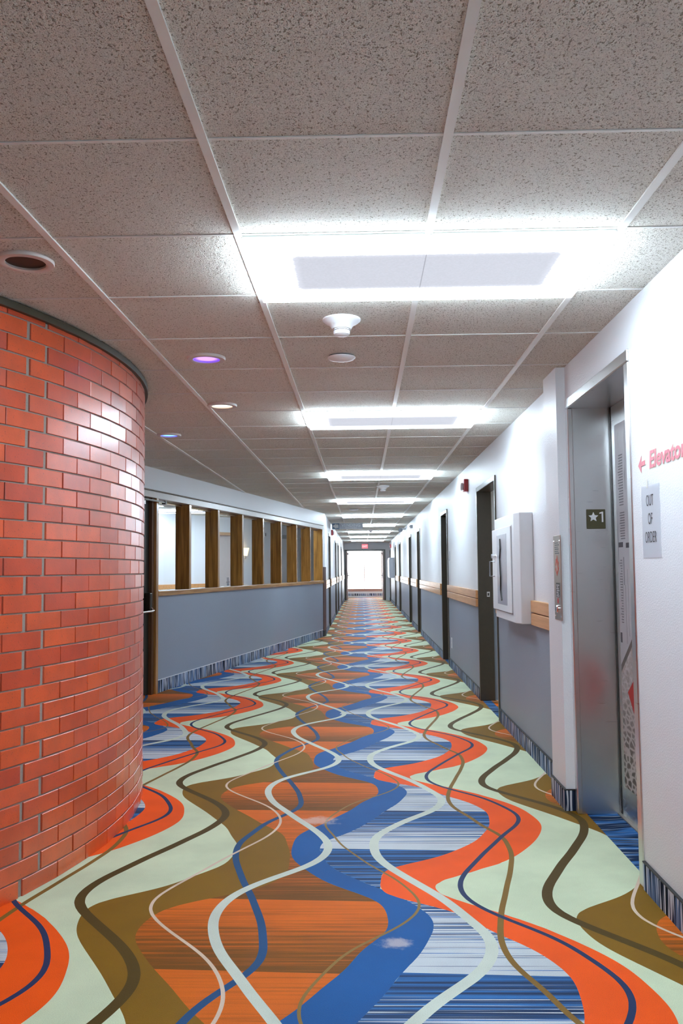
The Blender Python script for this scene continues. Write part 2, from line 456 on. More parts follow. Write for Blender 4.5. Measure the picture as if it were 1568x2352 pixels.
# striped carpet baseboard, right
bb = []; cap = []
def base_seg(x, a, b, d=-.010):
    bb.append((x+d, x, a, b, 0, .105)); cap.append((x+d-.002, x, a, b, .105, .110))
base_seg(XN, Y0, 3.47)
base_seg(1.052, 4.57, 4.88)
bb.append((1.042, 1.098, 4.56, 4.57, 0, .105)); cap.append((1.040, 1.098, 4.558, 4.57, .105, .110))
ends = [4.88] + [v for ab in DR for v in ab] + [YE]
for i in range(0, len(ends), 2): base_seg(XF, ends[i]+(0 if i == 0 else .03), ends[i+1]-(.03 if i+1 < len(ends)-1 else 0))
b_ = struct('baseboard_right', boxes(bb), M_BASE); obj('cap_strip', boxes(cap), M_CAP, b_)

# far left wall -------------------------------------------------------------
DLf = [(18.42, 19.35), (22.95, 23.95), (25.30, 26.30), (29.5, 30.5)]
L = []; y = 16.47; ends = [16.47]
for a, b in DLf:
    L.append((XL-.12, XL, y, a, 0, H+.02)); L.append((XL-.12, XL, a, b, ZD, H+.02)); y = b; ends += [a, b]
L.append((XL-.12, XL, y, YE, 0, H+.02)); ends.append(YE)
struct('wall_left', boxes(L), M_WALL2)
bb = []; cap = []
for i in range(0, len(ends), 2):
    a, b = ends[i]+(0 if i == 0 else .03), ends[i+1]-(.03 if i+1 < len(ends)-1 else 0)
    bb.append((XL, XL+.01, a, b, 0, .105)); cap.append((XL, XL+.012, a, b, .105, .11))
b_ = struct('baseboard_left', boxes(bb), M_BASE); obj('cap_strip', boxes(cap), M_CAP, b_)

# doors along the corridor ----------------------------------------------------
def corridor_door(k, side, a, b, ajar=False):
    r = sroot('door_%d' % k, (XF if side > 0 else XL, (a+b)/2, 0))
    h_ = (b-a)/2; s = side
    def bx(x0, x1, *q): return (min(s*x0, s*x1), max(s*x0, s*x1), *q)
    obj('door_frame', bevel(boxes([bx(-.012, .13, h_-.045, h_+.001, 0, ZD), bx(-.012, .05 if ajar else .13, -h_-.001, -h_+(.03 if ajar else .045), 0, ZD),
                              bx(-.012, .13, -h_+(.03 if ajar else .045), h_-.045, ZD-.045, ZD+.001)]), .004, 1), M_FRAME, r)
    if not ajar:
        obj('door_leaf', boxes([bx(.085, .125, -h_+.046, h_-.046, .008, ZD-.046)]), M_LEAF, r)
        lv = join(lathe([(0, 0), (.026, 0), (.026, .012), (.010, .016), (.010, .05), (0, .05)], 20, 'X'),)
        if s < 0: bmesh.ops.rotate(lv, verts=lv.verts, matrix=Matrix.Rotation(math.pi, 3, 'Z'))
        bmesh.ops.translate(lv, verts=lv.verts, vec=(s*.085, -h_+.11, .98))
        box(lv, *bx(.032, .046, -h_+.10, -h_+.21, .97, .99))
        obj('door_handle', lv, M_CHROME, r, True)
    else:
        obj('strike_plate', bevel(boxes([(.068, .098, h_-.048, h_-.0445, .985, 1.035)]), .001, 1), M_CHROME, r)
        obj('latch_hole', boxes([(.076, .090, h_-.049, h_-.0475, .998, 1.022)]), M_BLACK, r)
    return r
for k, (a, b) in enumerate(DR): corridor_door(k+1, 1, a, b, k == 0)
for k, (a, b) in enumerate(DLf): corridor_door(k+8, -1, a, b)

# the closet behind the open first door
struct('wall_closet', boxes([(XF+.2, 2.6, 8.75, 8.8, 0, H), (2.55, 2.6, 6.9, 8.75, 0, H), (XF+.2, 2.6, 6.85, 6.9, 0, H),
                             (XF+.2, 2.6, 6.9, 8.75, H, H+.03)]), M_WALL)
struct('floor_closet', boxes([(1.34, 2.6, 6.85, 8.8, -.05, 0)]), plain('beige_vinyl_floor', (.52, .47, .36), .5))
wh = thing('electrical_cabinet', 'grey metal utility cabinet with yellow warning sticker inside the open closet', 'cabinet', (1.62, 8.56, 0))
obj('body', bevel(boxes([(-.27, .9, -.01, .185, .95, 1.95)]), .008), plain('grey_green_enamel', (.42, .43, .38), .45), wh)
obj('lower_panel', bevel(boxes([(-.27, .9, .02, .185, .02, .945)]), .006), plain('olive_metal', (.07, .06, .03), .5), wh)
obj('warning_sticker', boxes([(-.26, .1, -.014, -.0105, 1.26, 1.36)]), plain('warning_yellow', (.75, .55, .08), .5), wh, label='yellow sticker with black triangle')
tri = poly([(-.16, 1.28), (-.04, 1.28), (-.10, 1.35)], -.016, -.0142, 'Y'); obj('warning_triangle', tri, M_BLACK, wh)
obj('notice_sheet', boxes([(-.26, .1, -.014, -.0105, 1.03, 1.25)]), M_WHITE, wh)
obj('ventilation_knob', on(lathe([(0, 0), (.05, 0), (.045, .05), (0, .06)], 20, 'Y'), Matrix(), (-.20, -.01, 1.53)), M_BLACK, wh)

area_lamp('closet_fill', (1.9, 8.46, 2.25), .2, .1, 6, (1., .97, .9))  # added fill light, only there to brighten the closet interior

# handrails on both walls (two stacked boards with a slot)
def rail(x, s, a, b, label, grp):
    r = thing('wall_rail', label, 'rail', (x, (a+b)/2, 0), 0, grp)
    h_ = (b-a)/2
    for z0, z1 in ((.971, 1.048), (.888, .965)):
        obj('rail_board', bevel(boxes([(min(0, -s*.028), max(0, -s*.028), -h_, h_, z0, z1)]), .004, 2), M_RAIL, r)
    obj('spacer', boxes([(min(0, -s*.012), max(0, -s*.012), -h_+.004, h_-.004, .93, 1.0)]), plain('dark_brown_spacer', (.2, .09, .03), .6), r)  # dark brown strip set back in the slot between the boards
    return r
G = 'two-board wooden wall rails'
rail(XF, 1, 4.89, 5.655, 'short two-board oak wall rail between white cabinet and column', G)
rail(XF, 1, 6.64, 7.14, 'short two-board oak wall rail between open doorway and white cabinet', G)
rail(XF, 1, 8.36, 11.16, 'long two-board oak wall rail just beyond the open doorway, above the outlet', G)
rail(XF, 1, 12.14, 16.44, 'two-board oak wall rail starting beyond the second right-hand doorway', G)
rail(XF, 1, 17.41, 19.36, 'oak wall rail between the third and fourth right-hand doorways', G)
rail(XF, 1, 20.41, 24.6, 'oak wall rail beyond the fourth right-hand doorway', G)
rail(XF, 1, 25.81, 27.95, 'oak wall rail between the fifth and sixth right-hand doorways', G)
rail(XL, -1, 16.60, 18.37, 'oak wall rail on left wall between brown corner guard and first left doorway', G)
rail(XL, -1, 19.40, 22.90, 'oak wall rail on left wall beyond the first left doorway', G)
rail(XL, -1, 24.0, 25.25, 'short oak wall rail between second and third left doorways', G)
rail(XL, -1, 26.35, 29.45, 'oak wall rail beyond the third left doorway', G)
rail(XL, -1, 30.55, 34.4, 'farthest oak wall rail on left wall, nearest the end window', G)

# end of the corridor -----------------------------------------------------------
struct('wall_end', boxes([(XL-.12, XF+.2, YE, YE+.12, 2.06, H+.03), (XL-.12, XL+.02, YE, YE+.12, 0, 2.06), (.97, XF+.2, YE, YE+.12, 0, 2.06)]), M_WALL)
r = sroot('door_12', (.14, YE, 0))
obj('door_frame', boxes([(-.83, -.77, -.02, .14, 0, 2.06), (.77, .83, -.02, .14, 0, 2.06), (-.77, .77, -.02, .14, 2.0, 2.06)]), M_FRAME, r)
for s in (-1, 1):
    lf = obj('door_leaf', boxes([(min(s*.72, s*.765), max(s*.72, s*.765), .14, .95, .01, 1.99)]), plain('rosy_door_leaf', (.42, .28, .26), .4), r, label='door leaf folded open')
    pb = tube([(s*.72, .2, 1.0), (s*.655, .22, 1.0), (s*.655, .8, 1.0), (s*.72, .85, 1.0)], .018)
    box(pb, min(s*.70, s*.735), max(s*.70, s*.735), .16, .24, .88, 1.12)
    obj('panic_bar', pb, M_CHROME, lf)
    obj('door_closer', boxes([(min(s*.66, s*.719), max(s*.66, s*.719), .2, .45, 1.86, 1.93)]), M_WHITE, lf)
YW = 38.5
struct('wall_vestibule', boxes([(-1.0, -.72, YE+.12, YW, 0, H), (1.02, 1.3, YE+.12, YW, 0, H), (-.72, 1.02, YW, YW+.15, 0, .27), (-.72, 1.02, YW, YW+.15, 2.13, H), (-.72, -.68, YW, YW+.15, .27, 2.13),
        (.92, 1.02, YW, YW+.15, .27, 2.13)]), M_WALL)
r = struct('baseboard_vestibule', boxes([(-.72, 1.02, YW-.01, YW, .07, .18)]), M_BASE)
r = sroot('window_2', (.12, YW, 0))
M_PINK = plain('rose_brown_window_frame', (.42, .24, .20), .4)
obj('window_frame', boxes([(-.80, .80, -.02, .10, .27, .385), (-.80, -.765, -.02, .10, .385, 2.13), (.765, .80, -.02, .10, .385, 2.13), (-.765, .765, -.02, .10, 2.09, 2.13)]), M_PINK, r)
obj('mullion', boxes([(-.016, .016, -.02, .06, .385, 2.09)]), M_PINK, r)
for s in (0, 1): obj('window_pane', boxes([(-.765 if s == 0 else .016, -.016 if s == 0 else .765, .02, .026, .385, 2.09)]), M_GLASS, r)

# lobby walls beyond the frame
struct('wall_back', boxes([(X0, 1.4, Y0-.1, Y0, 0, H+.03)]), M_LOBBY)
struct('wall_lobby', boxes([(X0-.1, X0, Y0, 21, 0, H+.03)]), M_LOBBY)

# ================================================================ LEFT PARTITION (local x = along it, y = into the room)
PA, PB = Vector((-2.15, 8.85)), Vector((-.70, 16.45))
PR = math.atan2((PB-PA).y, (PB-PA).x); PL = (PB-PA).length
def proot(o): o.location = (PA.x, PA.y, 0); o.rotation_euler = (0, 0, PR); return o
proot(struct('wall_partition', boxes([(.06, PL, 0, .13, 0, 1.0), (-1.2, PL, 0, .13, 2.09, H+.02), (PL-.20, PL, 0, .13, 1.0, 2.09),
       (-4.2, -1.2, 0, .13, 0, H+.02)]), M_WALL3))
b_ = struct('baseboard_partition', boxes([(.085, 7.50, -.011, 0, .0, .128)]), M_BASE); proot(b_)
obj('cap_strip', boxes([(.085, 7.50, -.013, 0, .128, .133)]), M_WHITE, b_)
win = proot(sroot('window_1'))
obj('window_sill', bevel(boxes([(.06, 7.52, -.028, .17, 1.0, 1.055)]), .006), M_WOODH, win)
obj('window_head', bevel(boxes([(-1.0, 7.53, -.02, .13, 2.02, 2.088)]), .003, 1), plain('pale_head_trim', (.56, .53, .50), .3, spec=.6), win)
obj('head_bead', boxes([(-1.0, 7.53, -.026, 0, 2.090, 2.102)]), plain('dark_bead', (.12, .08, .04), .5), win)
MS = [.03] + [.965 + .937*i for i in range(8)]
for i, s in enumerate(MS):
    z0 = 0 if i == 0 else 1.055
    d0 = -.024 if i == 0 else -.006
    wdt = .032 if i else .03
    obj('mullion', bevel(boxes([(s-wdt, s+wdt*.85, d0, .165, z0, 2.02)]), .003, 1), M_WOOD, win)
    if i:
        a, b = MS[i-1]+wdt*.85, s-wdt
        obj('window_pane', boxes([(a, b, .150, .155, 1.055, 2.02)]), M_GLASS, win)
        obj('top_stop', boxes([(a, b, .085, .125, 1.995, 2.02)]), plain('brass_stop', (.35, .25, .14), .3, 1.), win)
# door closing the partition on the left
dl = proot(sroot('door_13'))
obj('door_frame', boxes([(-.055, -.002, .0, .12, 0, 2.02), (-1.06, -1.0, .0, .12, 0, 2.02)]), plain('dark_walnut_frame', (.10, .045, .018), .35), dl)
lf = obj('door_leaf', boxes([(-.998, -.056, .035, .08, .01, 2.015)]), plain('black_brown_leaf', (.018, .018, .013), .35), dl)
pb = tube([(-.13, .035, .90), (-.12, -.03, .885), (-.12, -.052, .86), (-.16, -.058, .855), (-.88, -.058, .855), (-.92, -.03, .87), (-.92, .035, .90)], .011)
obj('crash_bar', pb, M_CHROME, lf, True)
obj('bar_bracket', join(bevel(boxes([(-.16, -.10, -.03, .035, .84, 1.04)]), .008), boxes([(-.20, -.165, .02, .034, .93, .99)])), plain('dark_bracket', (.05, .045, .035), .3, .8), lf)
cl = boxes([(-.62, -.30, -.045, .034, 1.93, 1.985)]); bevel(cl, .008)
obj('door_closer', cl, M_CHROME, lf)
arm = join(boxes([(-.42, .15, -.062, -.050, 1.975, 1.993)]), boxes([(.13, .165, -.066, -.024, 1.965, 2.002)]))
obj('closer_arm', arm, plain('dark_arm', (.10, .09, .07), .3, .7), lf)
cg = thing('corner_guard', 'reddish brown corner guard strip at the far end of the grey partition', 'corner guard', (PA.x, PA.y, 0), PR)
obj('guard_strip', bevel(boxes([(7.55, PL+.012, -.014, 0, .115, 1.31), (PL, PL+.012, -.014, .05, .115, 1.31)]), .002, 1), plain('brown_vinyl_guard', (.10, .045, .035), .4), cg)
obj('foot', boxes([(7.55, PL+.012, -.014, 0, 0, .113)]), M_CAP, cg)

# room behind the partition
BA, BD = Vector((-3.75, 15.6)), Vector((-2.08+3.75, 18.3-15.6)).normalized()
BR = math.atan2(BD.y, BD.x)
def broot(o): o.location = (BA.x, BA.y, 0); o.rotation_euler = (0, 0, BR); return o
broot(struct('wall_room', boxes([(-4.3, 1.62, 0, .1, 0, H+.02), (1.62, 2.2, 0, .1, 2.03, H+.02), (2.2, 5.62, 0, .1, 0, H+.02)]), M_WALL))
rd = broot(sroot('door_14'))
obj('door_frame', boxes([(1.62, 1.68, -.02, .1, 0, 2.03), (2.14, 2.2, -.02, .1, 0, 2.03), (1.68, 2.14, -.02, .1, 1.97, 2.03)]), plain('pale_orange_casing', (.55, .36, .22), .4), rd)
obj('door_leaf', boxes([(1.68, 2.14, .03, .07, .01, 1.97)]), plain('pale_rose_door', (.58, .52, .50), .4), rd)
obj('door_handle', join(boxes([(1.98, 2.03, .01, .03, .95, 1.12)]), tube([(2.0, .01, 1.03), (2.0, -.03, 1.03), (1.9, -.03, 1.03)], .008)), M_CHROME, rd)
rd = broot(sroot('door_15'))
obj('door_frame', boxes([(3.66, 4.12, -.03, -.001, 1.95, 2.03), (3.66, 3.70, -.03, -.001, 0, 1.95), (4.42, 4.62, -.04, -.001, 0, 1.98)]), plain('grey_casing', (.38, .42, .43), .4), rd)
rr = thing('wall_rail', 'pale wooden rail along the white wall inside the room behind the partition', 'rail', (BA.x, BA.y, 0), BR, G)
obj('rail_board', boxes([(-3.5, 1.56, -.025, 0, .90, 1.01)]), M_RAIL, rr)
sc = thing('wall_sconce', 'small warm lit sconce on white wall seen through the fourth partition opening', 'sconce', (BA.x+BD.x*2.455, BA.y+BD.y*2.455, 0), BR)
obj('back_plate', bevel(boxes([(-.03, .03, -.012, 0, 1.42, 1.62)]), .003, 1), M_CHROME, sc)
obj('arm', tube([(0, -.01, 1.5), (0, -.08, 1.5), (0, -.08, 1.56)], .007), M_CHROME, sc)
ml = NT('warm_sconce_shade'); ml.set(col=(.9, .8, .6), rough=.5, emis=(1., .72, .34), es=.9)
sh = lathe([(.035, 1.56), (.075, 1.72), (.072, 1.72), (.032, 1.565)], 24); bmesh.ops.translate(sh, verts=sh.verts, vec=(0, -.08, 0))
obj('lamp_shade', sh, ml.m, sc, True)
al = thing('wall_alarm', 'tiny white alarm box high on the white wall behind the partition', 'alarm', (BA.x+BD.x*3.15, BA.y+BD.y*3.15, 2.02), BR)
obj('housing', bevel(boxes([(-.05, .05, -.05, 0, -.06, .06)]), .006), M_WHITE, al)
obj('lens', boxes([(-.02, .02, -.058, -.05, -.03, .03)]), M_CHROME, al)

# ================================================================ BRICK DRUM
BC, BRD = Vector((-3.95, 4.30)), 2.765
mort = lathe([(BRD-.008, 0), (BRD-.008, 2.30)], 160)
dr = struct('wall_brick', mort, M_MORTAR, loc=(BC.x, BC.y, 0), smooth=True)
bm = bmesh.new()
pitch, bl_ = .0737, .2225
nb = round(2*math.pi*BRD/bl_)
for k in range(-1, 31):
    z0 = .067 + pitch*k + .0032; z1 = z0 + pitch - .0064
    z0 = max(z0, 0); z1 = min(z1, 2.30)
    if z1 - z0 < .01: continue
    off = (-.918 if (k % 2) else -.807)
    for i in range(nb):
        a0 = (off + i*bl_ + .0030 + random.uniform(-.001, .001))/BRD; a1 = (off + (i+1)*bl_ - .0030)/BRD
        dr_ = random.uniform(-.0012, .0012)
        ch = .0015
        def P(a, r, z): return (r*math.cos(a), r*math.sin(a), z)
        ri, ro = BRD-.009, BRD+dr_
        inner = [bm.verts.new(P(a, ri, z)) for a, z in ((a0, z0), (a1, z0), (a1, z1), (a0, z1))]
        e = ch/BRD
        mid = [bm.verts.new(P(a, ro-ch, z)) for a, z in ((a0, z0), (a1, z0), (a1, z1), (a0, z1))]
        out = [bm.verts.new(P(a, ro, z)) for a, z in ((a0+e, z0+ch), (a1-e, z0+ch), (a1-e, z1-ch), (a0+e, z1-ch))]
        for q in range(4):
            s = (q+1) % 4
            bm.faces.new((inner[q], inner[s], mid[s], mid[q])); bm.faces.new((mid[q], mid[s], out[s], out[q]))
        bm.faces.new(out)
obj('brickwork', bm, M_BRICK, dr)
tr_ = lathe([(BRD-.008, 2.300), (BRD+.016, 2.300), (BRD+.018, 2.318), (BRD+.018, H), (BRD-.008, H)], 160)
obj('top_trim', tr_, plain('dark_olive_trim', (.05, .042, .02), .5), dr, True)

# ================================================================ ELEVATOR
el = thing('elevator', 'stainless steel elevator doorway with a picture covered sliding door', 'elevator', (XN, 4.0, 0))
ya, yb = -.47, .505      # opening, local y (3.56 .. 4.505)
ZT = 2.10
fr = bevel(boxes([(-.007, .02, yb-.005, yb+.04, 0, ZT-.0005), (-.007, .02, ya-.055, ya, 0, ZT-.0005)]), .004, 1)
obj('door_surround', fr, M_STEEL, el)
obj('surround_head', bevel(boxes([(-.009, .02, ya-.057, yb+.042, ZT, ZT+.052)]), .004, 1), M_STEEL, el)
obj('jamb_panel', boxes([(-.005, .212, yb, yb+.03, 0, ZT)]), M_STEEL, el, label='broad steel jamb panel facing the corridor')
obj('jamb_panel', boxes([(.02, .212, ya-.03, ya, 0, ZT)]), M_STEEL, el)
obj('soffit', boxes([(.0, .26, ya, yb, ZT-.001, ZT+.03)]), M_STEEL, el)
dp = obj('door_panel', boxes([(.215, .25, ya-.0, yb-.0, .006, ZT-.002)]), M_STEEL, el, label='sliding steel door')
obj('door_gap', boxes([(.2125, .2149, yb-.022, yb, .006, ZT-.002)]), M_BLACK, dp)
obj('door_sill', boxes([(.195, .215, ya, yb, .0006, .006)]), plain('worn_aluminium_sill', (.5, .48, .42), .4, .8), el)
def m_mural():
    n = NT('faded_picture_film'); p = n.pos(False); s = n.sep(p); y_, z = s[1], s[2]
    pav = n.node('ShaderNodeTexVoronoi', feature='DISTANCE_TO_EDGE'); n.put(pav.inputs['Vector'], n.scale(p, (1, 16, 30))); pav.inputs['Scale'].default_value = 1.
    no = n.noise(n.scale(p, (1, 1, 1)), 30, 4, .7)
    cob = n.mix(n.ss(n.math('MULTIPLY_ADD', no, .5, pav.outputs[0]), .28, .5), (.50, .50, .50), (.07, .062, .05))
    cob = n.mix(n.ss(z, .2, .95), cob, n.mix(n.ss(no, .45, .6), (.38, .37, .36), (.60, .61, .63)))
    sky = n.mix(n.noise(n.scale(p, (1, 3, 1)), 2, 3), (.42, .44, .48), (.56, .58, .62))
    bld = n.math('MULTIPLY', n.ss(n.noise(n.scale(p, (1, 14, 1.5)), 1.6, 3, .6), .60, .66), n.ss(z, 1.0, 1.1))
    up = n.mix(bld, sky, (.28, .30, .34))
    hz = n.math('MULTIPLY_ADD', n.math('SUBTRACT', 4.386, y_), .777, .773)
    col = n.mix(n.ss(n.math('SUBTRACT', z, hz), -.02, .02), cob, up)
    kerb = n.math('LESS_THAN', n.math('ABSOLUTE', n.math('SUBTRACT', z, hz)), .018)
    col = n.mix(kerb, col, (.13, .12, .11))
    n.put(n.b.inputs['Base Color'], col)
    return n.set(rough=.35, spec=.4)
bm = boxes([(.2118, .2145, ya+.02, .42, .16, 1.99)])
def marks(y0, y1, z0, z1, dz, h_):
    z = z0
    while z < z1:
        box(bm, .2112, .2120, y0, y1*1.0+random.uniform(-.01, .01), z, z+h_); z += dz
marks(.30, .37, 1.57, 1.83, .014, .006); marks(.29, .36, 1.40, 1.54, .013, .006)
marks(.35, .385, .98, 1.30, .0135, .006)
box(bm, .2112, .2120, .318, .328, 1.17, 1.31); box(bm, .2112, .2120, .305, .308, .88, 1.17); box(bm, .2112, .2120, .265, .267, .92, 1.25)
bm.faces.ensure_lookup_table()
for f in bm.faces[6:]: f.material_index = 1
mu = obj('picture_film', bm, [m_mural(), plain('faded_ink', (.20, .21, .24), .5)], dp, label='grey printed picture with fine rows of marks')
m_di = plain('dark_ink', (.06, .06, .08), .5)
for q in ((.33, .40, 1.36, 1.385), (.22, .28, 1.355, 1.38), (.385, .41, .88, .93)): obj('printed_line', boxes([(.2110, .2120, *q)]), m_di, mu)
obj('red_shape', poly([(.314, .642), (.20, .725), (0, .75), (-.2, .75), (-.2, .40), (.15, .42), (.205, .53)], .2090, .2117, 'X'), plain('matt_red', (.45, .02, .02), .5), mu, label='red angular shape in the picture')

fs = thing('floor_sign', 'dark square sign with white star and numeral one on the steel jamb', 'sign', (1.228, 4.503, 1.512))
obj('plate', bevel(boxes([(-.049, .049, -.004, 0, -.051, .051)]), .002, 1), plain('dark_olive_plate', (.07, .062, .025), .5), fs)
pts = []
for i in range(10):
    r_ = .027 if i % 2 == 0 else .0125; a = math.pi/2 + i*math.pi/5
    pts.append((-.014+r_*math.cos(a), .010+r_*math.sin(a)))
obj('star_mark', bevel(poly(pts, -.0065, -.004, 'Y'), .0008, 1), M_WHITE, fs)
obj('numeral', poly([(.029, -.016), (.037, -.016), (.037, .038), (.031, .038), (.0175, .033), (.0175, .027), (.029, .029)], -.0065, -.004, 'Y'), M_WHITE, fs)

# call plate on the column
cp = thing('call_plate', 'narrow steel elevator call plate with red flame emblem on the white column', 'control panel', (1.052, 4.625, 1.207))
obj('plate', bevel(boxes([(-.004, 0, -.083, .083, -.226, .226)]), .002, 1), plain('warm_brushed_plate', (.52, .46, .40), .32, .9), cp)
for a, b in ((-.065, .195), (.065, .195), (-.065, -.205), (.065, -.205)):
    obj('screw', on(lathe([(0, 0), (.006, 0), (.005, .0025), (0, .003)], 12, 'X'), Matrix(), (-.004, a, b)), M_CHROME, cp)
for i, z in enumerate((.180, .158, .136)):
    for j, h_ in enumerate((.006, 0.)):
        pass
    o = obj('text_line', boxes([(-.0048, -.004, -.05+.012*(i % 2), .045, z-.009, z-.003), (-.0048, -.004, -.03, .05, z+.002, z+.007)]), plain('grey_ink', (.16, .18, .18), .5), cp)
fl = poly([(a_*.8, .062+b_*.63) for a_, b_ in [(0, .09), (.018, .05), (.03, .062), (.045, .01), (.03, -.005), (.05, -.03), (.03, -.055), (.008, -.085), (-.02, -.055), (-.048, -.02), (-.03, .0), (-.045, .03), (-.02, .045)]], -.0052, -.004, 'X')
obj('flame_emblem', fl, plain('flame_red', (.62, .10, .05), .45), cp)
obj('flame_core', poly([(0, .08), (.012, .06), (.008, .03), (-.012, .04), (-.010, .06)], -.0060, -.0052, 'X'), plain('pale_core', (.6, .58, .50), .45), cp)
obj('black_label', boxes([(-.0052, -.004, -.046, .034, -.104, -.028)]), plain('dark_label', (.06, .07, .06), .5), cp)
obj('label_text', boxes([(-.0060, -.0052, -.04+.01*(i % 3), .022-.006*(i % 2), -.100+.0095*i, -.095+.0095*i) for i in range(7)]), M_WHITE, cp)
obj('red_mark', poly([(-.010, -.137), (.010, -.137), (.015, -.120), (0, -.107), (-.015, -.118)], -.0052, -.004, 'X'), plain('signal_red', (.62, .07, .06), .45), cp)
obj('call_button', on(lathe([(0, 0), (.020, 0), (.020, .006), (.015, .011), (0, .012)], 28, 'X'), Matrix(), (-.004, 0, -.167)), M_CHROME, cp, True)

# hand painted sign and paper notice
es = thing('painted_sign', 'hand painted red Elevator lettering with arrow on the white wall', 'sign', (XN, 3.27, 1.636))
M_RED = plain('faded_red_paint', (.72, .22, .27), .5, var=.3, nscale=60)
M_HALO = plain('cream_paint_edge', (.74, .72, .58), .5)
obj('lettering', on(text_bm('Elevator', .090, .0004, .0022, 1.22, .12, 'LEFT'), M_R, (-.0016, 0, 0)), M_RED, es)
obj('letter_outline', on(text_bm('Elevator', .090, .0002, .0055, 1.22, .12, 'LEFT'), M_R, (-.0006, 0, 0)), M_HALO, es)
def arrow(gr):
    P_ = [(0, .022), (.040, .057), (.036, .034), (.078, .036), (.080, .018), (.036, .016), (.034, -.008)]
    cx, cy = .04, .025
    return [(.124 - (cx+(a-cx)*gr), cy+(b-cy)*gr) for a, b in P_]
obj('arrow_outline', poly(arrow(1.14), -.0009, 0, 'X'), M_HALO, es)
obj('arrow', poly(arrow(1.0), -.0022, -.0009, 'X'), M_RED, es)
pn = thing('paper_notice', 'white paper taped to wall reading OUT OF ORDER', 'notice', (XN, 3.268, 1.434))
bm = bmesh.new()
NY, NZ = 8, 10
gv = [[bm.verts.new((-.0015-.0012*math.sin(i/NY*3.1)**2, -.102+.204*i/NY, -.139+.278*j/NZ)) for i in range(NY+1)] for j in range(NZ+1)]
for j in range(NZ):
    for i in range(NY): bm.faces.new((gv[j][i], gv[j+1][i], gv[j+1][i+1], gv[j][i+1]))
bmesh.ops.solidify(bm, geom=bm.faces[:], thickness=.0004)
obj('paper', bm, plain('copy_paper', (.92, .93, .97), .35, var=.01), pn)
M_INK = plain('black_ink', (.03, .02, .02), .6)
for t_, z in (('OUT', .058), ('OF', -.012), ('ORDER', -.082)):
    obj('printed_word', on(text_bm(t_, .062, .0002, -.0007, .60, spacing=1.08), M_R, (-.0042, 0, z)), M_INK, pn)
obj('tape', boxes([(-.0036, -.0030, .02, .035, .128, .16)]), plain('tape', (.86, .85, .78), .2), pn)

# fire hose / extinguisher cabinet
cb = thing('extinguisher_cabinet', 'large white metal extinguisher cabinet with slim window on right wall', 'cabinet', (XF, 6.155, 0))
a, b, z0, z1, d, c_ = -.495, .495, .893, 1.628, .112, .0
shp = poly([(0, a), (-.088, a), (-.112, a+.09), (-.112, b-.09), (-.088, b), (0, b)], z0, z1, 'Z')
obj('body', bevel(shp, .006, 2), M_WHITE, cb)
dr2 = obj('cabinet_door', bevel(boxes([(-.122, -.112, a+.17, b-.02, z0+.06, z1-.08)]), .003, 1), M_WHITE, cb)
obj('door_gap', boxes([(-.1135, -.112, a+.165, b-.015, z0+.055, z0+.06), (-.1135, -.112, a+.165, a+.17, z0+.055, z1-.075)]), plain('gap_grey', (.3, .31, .33), .6), cb)
obj('window_pane', boxes([(-.1235, -.122, a+.33, b-.25, 1.0, 1.50)]), plain('grey_acrylic', (.42, .42, .47), .12, spec=.7), dr2)
hs = tube([(-.126, .08, 1.47), (-.128, .06, 1.40), (-.127, .10, 1.33), (-.128, .07, 1.2), (-.128, .08, 1.1), (-.127, .04, 1.03)], .006, 8)
obj('hose', hs, M_BLACK, dr2)
obj('lock_knob', on(lathe([(0, 0), (.016, 0), (.014, .02), (.018, .028), (0, .034)], 18, 'X'), Matrix(), (-.122, .33, 1.35)), M_CHROME, dr2, True)
obj('handle', tube([(-.122, .37, 1.31), (-.160, .37, 1.31), (-.160, .37, 1.20), (-.122, .37, 1.20)], .0045, 8), plain('grey_handle', (.35, .36, .40), .3, .8), dr2)
c2 = thing('extinguisher_cabinet', 'grey white wall cabinet far down the corridor on right, past the fifth door', 'cabinet', (XF, 30.8, 0))
obj('body', bevel(boxes([(-.16, -.003, -.85, .85, .95, 1.66)]), .01), plain('pale_grey_enamel', (.45, .47, .52), .4), c2)
obj('cabinet_door', boxes([(-.172, -.16, -.8, .8, 1.0, 1.6)]), M_WHITE, c2)

# fire strobes
def strobe(x, s, y, z, label):
    r = thing('fire_strobe', label, 'alarm', (x, y, z), 0, 'red fire alarm strobes')
    obj('housing', bevel(boxes([(min(0, -s*.045), max(0, -s*.045), -.055, .055, -.065, .065)]), .006), plain('alarm_red', (.42, .02, .03), .35), r)
    le = bevel(boxes([(min(-s*.045, -s*.075), max(-s*.045, -s*.075), -.005, .045, -.05, .03)]), .01)
    obj('strobe_lens', le, plain('clear_lens', (.78, .80, .82), .1, spec=.8), r)
    tx = on(text_bm('FIRE', .026, .0004, .0006), Matrix.Rotation(0, 4, 'X'), (0, 0, 0))
    bmesh.ops.rotate(tx, verts=tx.verts, matrix=Matrix.Rotation(-math.pi/2, 3, 'Z'))
    if s < 0: bmesh.ops.rotate(tx, verts=tx.verts, matrix=Matrix.Rotation(math.pi, 3, 'Y'))
    obj('fire_lettering', on(tx, M_R, (-s*.0458, -.032, .0)), M_WHITE, r)
    return r
strobe(XF, 1, 9.05, 2.135, 'red fire alarm strobe with white lettering on right wall beyond the open doorway')
strobe(XL, -1, 20.2, 2.13, 'dark red fire alarm strobe high on left wall by the first left doorway')
strobe(XF, 1, 32.6, 2.13, 'tiny red fire alarm strobe high on right wall near the end window')
